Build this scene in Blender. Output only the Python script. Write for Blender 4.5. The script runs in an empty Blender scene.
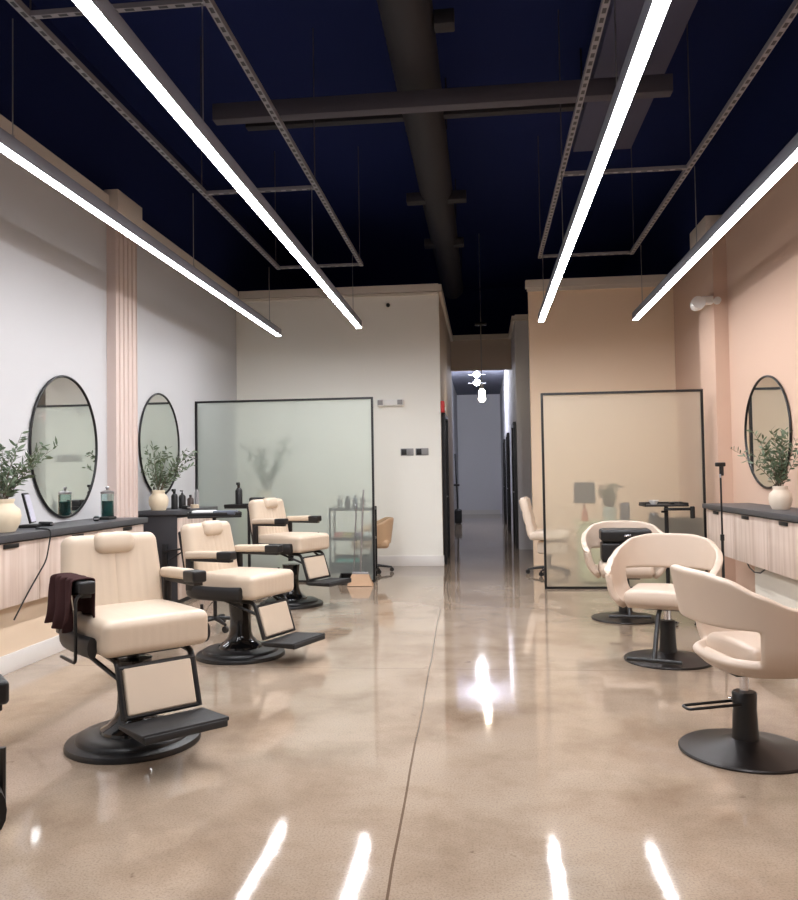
import bpy, bmesh, math, random
from mathutils import Vector, Matrix, noise
S = bpy.context.scene
COL = S.collection
R = math.radians
PI = math.pi

# ------------------------------------------------------------------ materials
def lin(c):
    f = lambda x: (x/12.92 if x <= .04045 else ((x+.055)/1.055)**2.4)
    return tuple(f(v/255.) for v in c) + (1.,)

def mat(name, rgb, rough=.5, metal=0., spec=.5, bump=0., bscale=60., var=0., vscale=4., coat=0.):
    m = bpy.data.materials.new(name); m.use_nodes = True
    nt = m.node_tree; b = nt.nodes['Principled BSDF']
    b.inputs['Base Color'].default_value = lin(rgb)
    b.inputs['Roughness'].default_value = rough
    b.inputs['Metallic'].default_value = metal
    b.inputs['Specular IOR Level'].default_value = spec
    b.inputs['Coat Weight'].default_value = coat
    b.inputs['Coat Roughness'].default_value = .1
    if bump or var:
        tc = nt.nodes.new('ShaderNodeTexCoord')
    if bump:
        n = nt.nodes.new('ShaderNodeTexNoise'); n.inputs['Scale'].default_value = bscale; n.inputs['Detail'].default_value = 3
        nt.links.new(tc.outputs['Object'], n.inputs['Vector'])
        bp = nt.nodes.new('ShaderNodeBump'); bp.inputs['Strength'].default_value = bump; bp.inputs['Distance'].default_value = .005
        nt.links.new(n.outputs['Fac'], bp.inputs['Height']); nt.links.new(bp.outputs['Normal'], b.inputs['Normal'])
    if var:
        n2 = nt.nodes.new('ShaderNodeTexNoise'); n2.inputs['Scale'].default_value = vscale; n2.inputs['Detail'].default_value = 4
        nt.links.new(tc.outputs['Object'], n2.inputs['Vector'])
        mx = nt.nodes.new('ShaderNodeMix'); mx.data_type = 'RGBA'
        c = lin(rgb)
        mx.inputs['A'].default_value = tuple(min(1, v*(1-var)) for v in c[:3]) + (1,)
        mx.inputs['B'].default_value = tuple(min(1, v*(1+var)) for v in c[:3]) + (1,)
        nt.links.new(n2.outputs['Fac'], mx.inputs['Factor']); nt.links.new(mx.outputs['Result'], b.inputs['Base Color'])
    return m

def emit(name, rgb, strength):
    m = bpy.data.materials.new(name); m.use_nodes = True
    nt = m.node_tree; nt.nodes.clear()
    e = nt.nodes.new('ShaderNodeEmission'); e.inputs['Color'].default_value = lin(rgb); e.inputs['Strength'].default_value = strength
    o = nt.nodes.new('ShaderNodeOutputMaterial'); nt.links.new(e.outputs[0], o.inputs['Surface'])
    return m

def ramp(nt, stops):
    r = nt.nodes.new('ShaderNodeValToRGB')
    while len(r.color_ramp.elements) < len(stops): r.color_ramp.elements.new(.5)
    for e, (p, c) in zip(r.color_ramp.elements, stops): e.position = p; e.color = c
    return r

def math_node(nt, op, a, b=None, c=None):
    n = nt.nodes.new('ShaderNodeMath'); n.operation = op
    for i, v in enumerate((a, b, c)):
        if v is None: continue
        if isinstance(v, (int, float)): n.inputs[i].default_value = v
        else: nt.links.new(v, n.inputs[i])
    return n.outputs[0]

def floor_material():
    m = bpy.data.materials.new('polished_concrete'); m.use_nodes = True
    nt = m.node_tree; b = nt.nodes['Principled BSDF']
    tc = nt.nodes.new('ShaderNodeTexCoord')
    def nz(scale, det, rough=.55, dist=0., vec=None):
        n = nt.nodes.new('ShaderNodeTexNoise'); n.inputs['Scale'].default_value = scale
        n.inputs['Detail'].default_value = det; n.inputs['Roughness'].default_value = rough; n.inputs['Distortion'].default_value = dist
        nt.links.new(vec or tc.outputs['Object'], n.inputs['Vector']); return n.outputs['Fac']
    big = nz(.5, 5, .55, .2); mid = nz(1.9, 8, .62, .15); fine = nz(120, 3, .7); spots = nz(5.5, 4, .6)
    r1 = ramp(nt, [(.28, lin((138, 122, 106))), (.46, lin((160, 143, 126))), (.6, lin((171, 156, 140))), (.78, lin((158, 150, 139)))])
    nt.links.new(big, r1.inputs['Fac'])
    r2 = ramp(nt, [(.3, lin((196, 180, 162))), (.55, lin((255, 252, 247))), (.75, lin((255, 255, 255)))])
    nt.links.new(mid, r2.inputs['Fac'])
    mx = nt.nodes.new('ShaderNodeMix'); mx.data_type = 'RGBA'; mx.blend_type = 'MULTIPLY'; mx.inputs['Factor'].default_value = .62
    nt.links.new(r1.outputs['Color'], mx.inputs['A']); nt.links.new(r2.outputs['Color'], mx.inputs['B'])
    r3 = ramp(nt, [(.36, lin((190, 190, 190))), (.5, lin((245, 245, 245))), (.66, lin((255, 255, 255)))])
    nt.links.new(fine, r3.inputs['Fac'])
    mx2 = nt.nodes.new('ShaderNodeMix'); mx2.data_type = 'RGBA'; mx2.blend_type = 'MULTIPLY'; mx2.inputs['Factor'].default_value = .55
    nt.links.new(mx.outputs['Result'], mx2.inputs['A']); nt.links.new(r3.outputs['Color'], mx2.inputs['B'])
    # small brown stains
    r4 = ramp(nt, [(.70, (0, 0, 0, 1)), (.73, (1, 1, 1, 1))])
    nt.links.new(spots, r4.inputs['Fac'])
    # dark control joint running down the room and a fainter one across
    sp = nt.nodes.new('ShaderNodeSeparateXYZ'); nt.links.new(tc.outputs['Object'], sp.inputs[0])
    x, y = sp.outputs['X'], sp.outputs['Y']
    wob = math_node(nt, 'MULTIPLY_ADD', nz(.8, 2), .03, -.015)
    lx = math_node(nt, 'ADD', math_node(nt, 'MULTIPLY_ADD', y, -.0225, -.268), wob)
    d1 = math_node(nt, 'ABSOLUTE', math_node(nt, 'SUBTRACT', x, lx))
    j1 = math_node(nt, 'LESS_THAN', d1, .0048)
    d2 = math_node(nt, 'ABSOLUTE', math_node(nt, 'SUBTRACT', y, 5.5))
    j2 = math_node(nt, 'MULTIPLY', math_node(nt, 'LESS_THAN', d2, .006), .35)
    st = math_node(nt, 'MULTIPLY', r4.outputs['Color'], .55)
    fac = math_node(nt, 'MAXIMUM', math_node(nt, 'MULTIPLY', j1, .8), math_node(nt, 'MAXIMUM', j2, st))
    mx3 = nt.nodes.new('ShaderNodeMix'); mx3.data_type = 'RGBA'
    mx3.inputs['B'].default_value = lin((84, 64, 50))
    nt.links.new(fac, mx3.inputs['Factor']); nt.links.new(mx2.outputs['Result'], mx3.inputs['A'])
    nt.links.new(mx3.outputs['Result'], b.inputs['Base Color'])
    rr = ramp(nt, [(.3, (.03, .03, .03, 1)), (.7, (.08, .08, .08, 1))])
    nt.links.new(mid, rr.inputs['Fac']); nt.links.new(rr.outputs['Color'], b.inputs['Roughness'])
    b.inputs['Specular IOR Level'].default_value = .62
    bp = nt.nodes.new('ShaderNodeBump'); bp.inputs['Strength'].default_value = .05; bp.inputs['Distance'].default_value = .02
    nt.links.new(mid, bp.inputs['Height']); nt.links.new(bp.outputs['Normal'], b.inputs['Normal'])
    return m

def wood_material():
    """pale vertical-grain laminate, planks and streaks running up the door"""
    m = bpy.data.materials.new('pale_laminate'); m.use_nodes = True
    nt = m.node_tree; b = nt.nodes['Principled BSDF']
    tc = nt.nodes.new('ShaderNodeTexCoord')
    mp = nt.nodes.new('ShaderNodeMapping'); mp.inputs['Scale'].default_value = (1, 16, .8)
    nt.links.new(tc.outputs['Object'], mp.inputs['Vector'])
    n = nt.nodes.new('ShaderNodeTexNoise'); n.inputs['Scale'].default_value = 1.3; n.inputs['Detail'].default_value = 5
    nt.links.new(mp.outputs[0], n.inputs['Vector'])
    r = ramp(nt, [(.3, lin((190, 168, 154))), (.48, lin((206, 187, 174))), (.65, lin((216, 199, 188)))])
    nt.links.new(n.outputs['Fac'], r.inputs['Fac']); nt.links.new(r.outputs['Color'], b.inputs['Base Color'])
    b.inputs['Roughness'].default_value = .5
    return m

def strut_material():
    """galvanised channel with punched slots along its length"""
    m = bpy.data.materials.new('slotted_steel'); m.use_nodes = True
    nt = m.node_tree; b = nt.nodes['Principled BSDF']
    tc = nt.nodes.new('ShaderNodeTexCoord'); sp = nt.nodes.new('ShaderNodeSeparateXYZ')
    nt.links.new(tc.outputs['Object'], sp.inputs[0])
    f = math_node(nt, 'FRACT', math_node(nt, 'MULTIPLY', sp.outputs['Y'], 10.))
    a = math_node(nt, 'LESS_THAN', f, .55)
    c = math_node(nt, 'LESS_THAN', math_node(nt, 'ABSOLUTE', sp.outputs['X']), .012)
    mx = nt.nodes.new('ShaderNodeMix'); mx.data_type = 'RGBA'
    mx.inputs['A'].default_value = lin((128, 128, 136)); mx.inputs['B'].default_value = lin((20, 22, 34))
    nt.links.new(math_node(nt, 'MULTIPLY', a, c), mx.inputs['Factor'])
    nt.links.new(mx.outputs['Result'], b.inputs['Base Color']); b.inputs['Roughness'].default_value = .5
    return m

def frosted_material(name, rgb, tint):
    """etched face of the pane: part clear, part softly scattered, part milky"""
    m = bpy.data.materials.new(name); m.use_nodes = True
    nt = m.node_tree; nt.nodes.clear()
    def N(t): return nt.nodes.new('ShaderNodeBsdf'+t)
    def mix(f, a, b):
        n = nt.nodes.new('ShaderNodeMixShader'); n.inputs[0].default_value = f
        nt.links.new(a.outputs[0], n.inputs[1]); nt.links.new(b.outputs[0], n.inputs[2]); return n
    rf = N('Refraction'); rf.inputs['Color'].default_value = lin(tint); rf.inputs['Roughness'].default_value = .52; rf.inputs['IOR'].default_value = 1.1
    tr = N('Transparent'); tr.inputs['Color'].default_value = lin(tint)
    tl = N('Translucent'); tl.inputs['Color'].default_value = lin(rgb)
    df = N('Diffuse'); df.inputs['Color'].default_value = lin(rgb)
    gl = N('Glossy'); gl.inputs['Roughness'].default_value = .3
    see = mix(.50, rf, tr)
    milk = mix(.55, tl, df)
    o = nt.nodes.new('ShaderNodeOutputMaterial'); nt.links.new(mix(.03, mix(.28, see, milk), gl).outputs[0], o.inputs['Surface'])
    return m

def clear_material(name, tint):
    """smooth back face and edges of the pane"""
    m = bpy.data.materials.new(name); m.use_nodes = True
    nt = m.node_tree; nt.nodes.clear()
    tr = nt.nodes.new('ShaderNodeBsdfTransparent'); tr.inputs['Color'].default_value = lin(tint)
    gl = nt.nodes.new('ShaderNodeBsdfGlossy'); gl.inputs['Roughness'].default_value = .05
    n = nt.nodes.new('ShaderNodeMixShader'); n.inputs[0].default_value = .03
    nt.links.new(tr.outputs[0], n.inputs[1]); nt.links.new(gl.outputs[0], n.inputs[2])
    o = nt.nodes.new('ShaderNodeOutputMaterial'); nt.links.new(n.outputs[0], o.inputs['Surface'])
    return m

def glass_material(name, rgb, rough=.02):
    m = bpy.data.materials.new(name); m.use_nodes = True
    b = m.node_tree.nodes['Principled BSDF']
    b.inputs['Base Color'].default_value = lin(rgb); b.inputs['Transmission Weight'].default_value = 1.
    b.inputs['Roughness'].default_value = rough; b.inputs['IOR'].default_value = 1.2
    return m

MF = floor_material()
WOOD = wood_material()
STRUT = strut_material()
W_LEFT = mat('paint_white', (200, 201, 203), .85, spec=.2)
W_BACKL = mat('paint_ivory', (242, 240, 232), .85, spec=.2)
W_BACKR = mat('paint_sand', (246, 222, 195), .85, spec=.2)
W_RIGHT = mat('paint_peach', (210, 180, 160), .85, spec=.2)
W_HALL = mat('paint_grey', (196, 196, 200), .85, spec=.2)
W_HALLB = mat('paint_grey_beige', (196, 180, 165), .85, spec=.2)
W_PLINTH = mat('paint_plinth', (226, 205, 180), .8, spec=.2)
TRIM = mat('paint_trim_white', (226, 223, 219), .6)
CEIL = mat('ceiling_navy', (28, 38, 82), .9, spec=.1)
DUCT = mat('duct_black', (28, 27, 34), .7)
BEAMM = mat('beam_grey', (72, 70, 80), .7)
PILAS = mat('pilaster_blush', (214, 196, 188), .7)
LEATHER = mat('cream_leather', (200, 183, 163), .42, bump=.12, bscale=220., var=.04, vscale=6.)
LEATHER2 = mat('cream_vinyl', (193, 175, 158), .42, bump=.06, bscale=260., var=.03)
WHITEL = mat('ivory_leather', (232, 214, 196), .5)
TANL = mat('tan_leather', (205, 172, 138), .5)
BLACK = mat('black_metal', (14, 14, 16), .38, spec=.5)
BLACKG = mat('black_gloss', (12, 12, 14), .12, spec=.6)
BLACKP = mat('black_plastic', (14, 14, 16), .45)
BLACKR = mat('black_rubber', (22, 22, 24), .6, bump=.3, bscale=300.)
BRONZE = mat('dark_bronze', (32, 27, 26), .33, metal=.4)
CHROME = mat('chrome', (215, 215, 218), .15, metal=1.)
STEEL = mat('brushed_steel', (170, 170, 172), .35, metal=.9)
STONE = mat('charcoal_stone', (66, 66, 70), .45, var=.15, vscale=30.)
CHARC = mat('charcoal_panel', (48, 48, 52), .5)
VASEM = mat('ivory_ceramic', (226, 211, 184), .55, var=.06, vscale=18., bump=.15, bscale=30.)
VASER = mat('stone_ceramic', (216, 202, 184), .6, var=.05, vscale=18., bump=.15, bscale=30.)
LEAF = mat('olive_leaf', (92, 108, 84), .55, var=.35, vscale=25.)
LEAF2 = mat('grey_green_leaf', (138, 150, 128), .6, var=.25, vscale=25.)
STEM = mat('olive_stem', (96, 84, 66), .7)
TOWEL = mat('plum_towel', (66, 44, 44), .95, spec=.1, bump=.8, bscale=350.)
MIRROR = mat('mirror_silver', (232, 234, 232), .012, metal=1.)
HOUSING = mat('light_housing', (120, 122, 132), .5)
LENS = emit('led_lens', (250, 249, 252), 1.0)
LENSO = emit('led_lens_dim', (250, 249, 252), 1.0)
BULB = emit('bulb_glow', (255, 240, 215), 1.0)
BULB2 = emit('bulb_glow_cool', (245, 246, 255), 1.0)
FROST_L = frosted_material('frosted_glass_green', (236, 244, 240), (246, 252, 248))
CLEARG = clear_material('pane_back', (248, 252, 250))
FROST_R = frosted_material('frosted_glass_warm', (246, 238, 224), (252, 249, 242))
WHITEP = mat('white_plastic', (232, 230, 226), .45)
GREYP = mat('grey_plastic', (140, 138, 138), .5)
REDP = mat('red_plastic', (190, 30, 30), .4)
TEAL = mat('teal_liquid', (52, 104, 104), .15)
TEALP = mat('teal_plastic', (60, 150, 140), .5)
JARG = glass_material('jar_glass', (215, 230, 228))
AMBER = mat('brown_bottle', (58, 40, 34), .3)
BRISTLE = mat('straw_bristle', (196, 164, 134), .9, bump=.6, bscale=200.)
SAGE = mat('sage_cabinet', (206, 210, 178), .6)
SCREEN = mat('tablet_screen', (214, 214, 232), .2)
COPPER = mat('rose_base', (190, 120, 90), .4)
GRAYSHADE = mat('dark_grey_shade', (70, 74, 74), .9)
PAPER = mat('white_paper', (225, 224, 222), .8)
BLUEG = mat('slate_pack', (80, 86, 98), .5)

# ------------------------------------------------------------------ mesh builder
class B:
    def __init__(s): s.bm = bmesh.new()
    def _t(s, verts, M):
        for v in verts: v.co = M @ v.co
    def box(s, c, d, bev=0., seg=2, rot=None):
        g = bmesh.ops.create_cube(s.bm, size=1.); vs = g['verts']
        for v in vs: v.co = Vector((v.co.x*d[0], v.co.y*d[1], v.co.z*d[2]))
        if bev > 0:
            es = list({e for v in vs for e in v.link_edges})
            r = bmesh.ops.bevel(s.bm, geom=es, offset=bev, segments=seg, affect='EDGES', profile=.5)
            vs = list({v for f in r['faces'] for v in f.verts} | {v for v in vs if v.is_valid})
        M = Matrix.Translation(c) @ (rot.to_4x4() if rot else Matrix.Identity(4))
        s._t(vs, M); return s
    def rbox(s, c, d, r, n=14, fn=None, rot=None):
        hx, hy, hz = d[0]/2, d[1]/2, d[2]/2
        M = Matrix.Translation(c) @ (rot.to_4x4() if rot else Matrix.Identity(4))
        cache = {}
        def samp(h):
            k = [-h]; m = 4
            for i in range(1, m+1): k.append(-h + r*i/m)
            inner = max(2, int(n*(h-r)/max(hx, hy, hz)))
            for i in range(1, inner): k.append(-h+r + 2*(h-r)*i/inner)
            for i in range(0, m): k.append(h-r + r*i/m)
            k.append(h); return k
        xs, ys, zs = samp(hx), samp(hy), samp(hz)
        def vert(p):
            key = tuple(round(a, 6) for a in p)
            if key in cache: return cache[key]
            q = Vector(p)
            inn = Vector((max(-hx+r, min(hx-r, q.x)), max(-hy+r, min(hy-r, q.y)), max(-hz+r, min(hz-r, q.z))))
            dv = q-inn
            nrm = dv.normalized() if dv.length > 1e-9 else Vector((0, 0, 0))
            o = inn + nrm*r
            if fn: o = fn(o, nrm)
            v = s.bm.verts.new(M @ o); cache[key] = v; return v
        def face(a, b, f, flip):
            for i in range(len(a)-1):
                for j in range(len(b)-1):
                    vs = [vert(f(a[i], b[j])), vert(f(a[i+1], b[j])), vert(f(a[i+1], b[j+1])), vert(f(a[i], b[j+1]))]
                    if flip: vs.reverse()
                    try: s.bm.faces.new(vs)
                    except ValueError: pass
        face(xs, ys, lambda a, b: (a, b, hz), False); face(xs, ys, lambda a, b: (a, b, -hz), True)
        face(xs, zs, lambda a, b: (a, -hy, b), False); face(xs, zs, lambda a, b: (a, hy, b), True)
        face(ys, zs, lambda a, b: (hx, a, b), False); face(ys, zs, lambda a, b: (-hx, a, b), True)
        return s
    def tube(s, pts, r, seg=10, sz=1., closed=False, caps=True):
        pts = [Vector(p) for p in pts]; n = len(pts); rings = []
        rr = r if isinstance(r, (list, tuple)) else [r]*n
        prev = None
        for i, p in enumerate(pts):
            if closed: t = (pts[(i+1) % n]-pts[i-1])
            else: t = pts[min(i+1, n-1)]-pts[max(i-1, 0)]
            t.normalize()
            if prev is None:
                up = Vector((0, 0, 1)) if abs(t.z) < .9 else Vector((0, 1, 0))
                a = t.cross(up).normalized()
            else:
                a = prev - t*prev.dot(t)
                if a.length < 1e-6: a = t.orthogonal()
                a.normalize()
            prev = a; b = a.cross(t).normalized()
            rings.append([s.bm.verts.new(p + a*rr[i]*math.cos(2*PI*k/seg) + b*rr[i]*sz*math.sin(2*PI*k/seg)) for k in range(seg)])
        m = n if closed else n-1
        for i in range(m):
            A, Bq = rings[i], rings[(i+1) % n]
            for k in range(seg): s.bm.faces.new((A[k], A[(k+1) % seg], Bq[(k+1) % seg], Bq[k]))
        if caps and not closed:
            s.bm.faces.new(list(reversed(rings[0]))); s.bm.faces.new(rings[-1])
        return s
    def rod(s, a, b, r, seg=10, r2=None):
        return s.tube([a, b], [r, r if r2 is None else r2], seg)
    def lathe(s, prof, c=(0, 0, 0), seg=32, sx=1., sy=1.):
        c = Vector(c); rings = []
        for (r, z) in prof:
            if r < 1e-6: rings.append([s.bm.verts.new(c+Vector((0, 0, z)))])
            else: rings.append([s.bm.verts.new(c+Vector((r*sx*math.cos(2*PI*k/seg), r*sy*math.sin(2*PI*k/seg), z))) for k in range(seg)])
        for A, Bq in zip(rings, rings[1:]):
            if len(A) == 1 and len(Bq) == 1: continue
            for k in range(seg):
                k2 = (k+1) % seg
                if len(A) == 1: f = (A[0], Bq[k2], Bq[k])
                elif len(Bq) == 1: f = (A[k], A[k2], Bq[0])
                else: f = (A[k], A[k2], Bq[k2], Bq[k])
                s.bm.faces.new(f)
        return s
    def poly(s, pts):
        s.bm.faces.new([s.bm.verts.new(p) for p in pts]); return s
    def prism(s, pts, off):
        off = Vector(off); a = [s.bm.verts.new(p) for p in pts]; b = [s.bm.verts.new(Vector(p)+off) for p in pts]
        s.bm.faces.new(list(reversed(a))); s.bm.faces.new(b); n = len(a)
        for i in range(n): s.bm.faces.new((a[i], a[(i+1) % n], b[(i+1) % n], b[i]))
        return s
    def grid(s, fn, nu, nv):
        vs = [[s.bm.verts.new(fn(i/nu, j/nv)) for j in range(nv+1)] for i in range(nu+1)]
        for i in range(nu):
            for j in range(nv): s.bm.faces.new((vs[i][j], vs[i+1][j], vs[i+1][j+1], vs[i][j+1]))
        return s
    def build(s, name, m, parent=None, ang=40, loc=None, recalc=True):
        if recalc: bmesh.ops.recalc_face_normals(s.bm, faces=s.bm.faces)
        me = bpy.data.meshes.new(name); s.bm.to_mesh(me); s.bm.free()
        me.materials.append(m)
        for p in me.polygons: p.use_smooth = True
        me.set_sharp_from_angle(angle=R(ang))
        o = bpy.data.objects.new(name, me); COL.objects.link(o)
        if parent: o.parent = parent
        if loc: o.location = loc
        return o

def arc(pts, r=.04, k=5):
    """round the corners of a polyline"""
    P = [Vector(p) for p in pts]; out = [P[0]]
    for i in range(1, len(P)-1):
        a, b, c = P[i-1], P[i], P[i+1]
        d1 = min(r, (a-b).length*.49); d2 = min(r, (c-b).length*.49)
        p, q = b+(a-b).normalized()*d1, b+(c-b).normalized()*d2
        for j in range(k+1):
            t = j/k; out.append(p*(1-t)**2+b*2*t*(1-t)+q*t*t)
    out.append(P[-1]); return out

def tag(o, label, cat, group=None, kind=None):
    o['label'] = label; o['category'] = cat
    if group: o['group'] = group
    if kind: o['kind'] = kind
    return o
def thing(name, label, cat, loc=(0, 0, 0), rz=0., group=None):
    o = bpy.data.objects.new(name, None); COL.objects.link(o)
    o.empty_display_size = .1
    o.location = loc; o.rotation_euler = (0, 0, R(rz)); return tag(o, label, cat, group)
def struct(o, label=None):
    o['kind'] = 'structure'
    return o
def dup(o, loc, rz, label, group=None):
    r = o.copy(); COL.objects.link(r); r.location = loc; r.rotation_euler = (0, 0, R(rz)); r['label'] = label
    if group: r['group'] = group
    for ch in list(o.children):
        c = ch.copy(); COL.objects.link(c); c.parent = r
        for g in list(ch.children):
            d = g.copy(); COL.objects.link(d); d.parent = c
    return r
def rx(a): return Matrix.Rotation(R(a), 3, 'X')
def ry(a): return Matrix.Rotation(R(a), 3, 'Y')
def rz_(a): return Matrix.Rotation(R(a), 3, 'Z')

# ------------------------------------------------------------------ room shell
XL, XR, YB, YF = -3.68, 2.75, 11.72, -2.2
ZW, ZC = 4.08, 5.5
HL, HR = -.61, .70
def wall(name, x0, x1, y0, y1, z0, z1, m):
    return struct(B().box(((x0+x1)/2, (y0+y1)/2, (z0+z1)/2), (x1-x0, y1-y0, z1-z0)).build(name, m))
wall('floor', -4.2, 3.3, YF-.2, 30., -.1, 0, MF)
wall('ceiling', -4.2, 3.3, YF-.2, 18., ZC, ZC+.1, CEIL)
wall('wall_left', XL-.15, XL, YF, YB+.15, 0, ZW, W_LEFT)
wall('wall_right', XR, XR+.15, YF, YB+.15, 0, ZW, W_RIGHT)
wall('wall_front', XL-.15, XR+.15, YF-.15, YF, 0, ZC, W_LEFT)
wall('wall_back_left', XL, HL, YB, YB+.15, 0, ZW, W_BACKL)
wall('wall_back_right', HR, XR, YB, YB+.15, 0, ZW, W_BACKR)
wall('wall_left_upper', XL-.25, XL-.15, YF, 18., ZW-.2, ZC, CEIL)
wall('wall_right_upper', XR+.15, XR+.25, YF, 18., ZW-.2, ZC, CEIL)
wall('wall_back_upper', XL-.2, XR+.2, 18., 18.1, 4.02, ZC, CEIL)
# corridor
wall('wall_hall_left', HL-.15, HL, YB+.15, 16.2, 0, ZW, W_HALLB)
wall('wall_hall_right', .60, 1.9, 14.2, 14.35, 0, 4.05, W_HALL)
wall('wall_hall_right_side', .60, .75, 14.35, 27., 0, 4.05, W_HALL)
wall('wall_hall_nook', 1.75, 1.9, YB+.15, 14.2, 0, ZW, W_HALLB)
wall('wall_hall_header', HL-.3, .60, 16.2, 16.35, 3.44, 4.08, W_HALLB)
wall('wall_hall_left_far', -1.0, -.84, 16.2, 27., 0, 4.05, W_HALL)
wall('wall_hall_jamb', -.84, HL, 16.2, 16.35, 0, 3.44, W_HALLB)
wall('wall_hall_end', -1.0, .8, 27., 27.15, 0, 4.05, mat('paint_hall_white', (228, 228, 232), .85, spec=.2))
wall('ceiling_hall', -1.0, .8, 16.36, 27.1, 4.02, 4.1, mat('hall_ceiling', (120, 124, 140), .9))
# low furred-out walls beneath the floating cabinets
wall('wall_left_lower', XL, -3.30, 2.8, 7.28, 0, .49, W_PLINTH)
wall('wall_right_lower', 2.42, XR, 4.2, 7.55, 0, .49, mat('paint_pale_stone', (222, 216, 204), .8, spec=.2))
# crown caps and baseboards
def crown(name, pts_list, m=TRIM):
    b = B()
    for (c, d) in pts_list: b.box(c, d)
    return struct(b.build(name, m))
CAPM = mat('paint_crown', (212, 204, 194), .7)
crown('trim_1', [((XL+.0, (YF+YB)/2, ZW+.005), (.10, YB-YF-.1, .11)), ((XL+.01, (YF+YB)/2, ZW-.075), (.03, YB-YF-.12, .03))], CAPM)
crown('trim_2', [(((XL+HL)/2+.03, YB-.0, ZW+.005), (HL-XL-.06, .10, .11)), (((XL+HL)/2+.03, YB-.005, ZW-.075), (HL-XL-.06, .05, .03)),
                 ((HL, (YB+16.2)/2, ZW+.005), (.09, 16.2-YB, .11))], CAPM)
crown('trim_3', [(((XR+HR)/2, YB, ZW+.0), (XR-HR+.08, .12, .11)), (((XR+HR)/2, YB-.005, ZW-.08), (XR-HR+.04, .05, .05))], CAPM)
crown('trim_4', [((XR, (YF+YB)/2, ZW+.005), (.10, YB-YF-.1, .11))], CAPM)
crown('trim_5', [((.0, 16.2, ZW+.02), (1.3, .1, .1)), ((1.2, 14.2, 4.08), (1.2, .1, .1)), ((.60, 15.3, 4.08), (.1, 2.1, .1))], CAPM)
bb = B().box(((-1.36+HL)/2-1.1, YB-.0075, .075), (HL+1.36+2.2, .015, .15), .003).box((HL+.007, YB+.05, .075), (.015, .115, .15), .003)
struct(bb.build('baseboard_back', TRIM))
struct(B().box((-3.291, 5.04, .065), (.018, 4.48, .13), .003).build('baseboard_left', TRIM))
struct(B().box((2.411, 5.87, .065), (.018, 3.34, .13), .003).build('baseboard_right', TRIM))
struct(B().box((-.15, 26.99, .07), (1.36, .02, .14)).build('baseboard_hall', TRIM))

# fluted pilaster on the left wall
pb = B()
px0, px1, py0, py1 = XL, -3.585, 7.53, 8.02
ng = 5; pts = [(px0, py0, 0), (px1, py0, 0)]
w = (py1-py0)/ng
for i in range(ng):
    a = py0+i*w
    pts += [(px1, a+w*.60, 0), (px1-.022, a+w*.68, 0), (px1-.022, a+w*.9, 0), (px1, a+w*.98, 0)]
pts += [(px1, py1, 0), (px0, py1, 0)]
pb.prism(pts, (0, 0, 3.98))
struct(pb.build('trim_6', PILAS, ang=20))
struct(B().box(((px0+px1)/2+.02, (py0+py1)/2, 4.09), (px1-px0+.05, py1-py0+.08, .22), .004).build('trim_7', CAPM))
# plain square pilaster on the right wall
struct(B().box((2.675, 9.53, ZW/2), (.15, .62, ZW)).build('trim_8', W_RIGHT))
struct(B().box((2.65, 9.55, 4.09), (.24, .68, .2), .004).build('trim_9', CAPM))

# corridor doors (seen edge-on)
def door(n, x, y0, y1, side, m, hz=2.15):
    o = struct(B().box((x, (y0+y1)/2, hz/2), (.03, y1-y0, hz)).build('door_%d' % n, m))
    f = B()
    for y in (y0-.03, y1+.03): f.box((x+side*.012, y, hz/2+.02), (.075, .06, hz+.04))
    f.box((x+side*.012, (y0+y1)/2, hz+.03), (.075, y1-y0, .06))
    f.build('frame', BLACK, o)
    B().rod((x, y0+.1, 1.), (x+side*.06, y0+.1, 1.), .012).rod((x+side*.055, y0+.1, 1.), (x+side*.055, y0+.22, 1.), .01).build('handle', STEEL, o)
door(1, HL+.006, 11.98, 12.92, 1, BLACKP, 2.2)
door(2, .594, 14.45, 15.35, -1, BLACKP, 2.2)
door(3, .594, 18.2, 19.1, -1, CHARC, 2.2)
door(4, .594, 21.4, 22.3, -1, CHARC, 2.2)
door(5, -.834, 20.2, 21.1, 1, W_HALL, 2.2)

# ------------------------------------------------------------------ ceiling services
tag(B().box((-.35, 6.9, 4.6), (4.0, .12, .15), .006).build('steel_beam', BEAMM), 'grey steel beam crossing under the round duct on the dark ceiling', 'beam')
tag(B().box((-.35, 7.9, 4.95), (4.0, .10, .10), .006).build('steel_beam', DUCT), 'dark slim beam crossing the ceiling just behind the grey steel beam', 'beam')
def spiral(name, y0, y1, x, z, r, label):
    prof = []
    n = int((y1-y0)/.06)
    b = B(); pts = []; rad = []
    for i in range(n+1):
        pts.append((x, y0+(y1-y0)*i/n, z)); rad.append(r*(1.0 if i % 2 else 1.018))
    b.tube(pts, rad, 28)
    o = b.build(name, DUCT, ang=60); return tag(o, label, 'duct')
def straps(o, x, ys, r):
    for y in ys:
        for sx in (-r, r): B().rod((x+sx, y, 4.95), (x+sx, y, ZC), .008, 6).build('hanger_strap', DUCT, o)
du = spiral('round_duct', 2.5, 15.5, -.53, 4.95, .205, 'round black ribbed air duct running down the middle of the ceiling')
for (y, w_) in ((7.0, .0), (10.1, .38), (12.1, .3)):
    if w_: B().box((-.53, y, 4.86), (w_*2, .16, .12), .01).build('register', DUCT, du)
for (y, z) in ((5.7, 4.95), (6.2, 4.9)):
    B().box((-.24, y, z), (.16, .14, .12), .01).build('register', DUCT, du)
straps(du, -.53, (4.2, 8.3, 11.2, 14.), .212)
bx = tag(B().box((1.35, 5.6, 5.0), (.62, 6.4, .34), .01).build('box_duct', mat('duct_slate', (64, 66, 90), .7)), 'flat slate grey box duct above the right inner light strip', 'duct')
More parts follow.
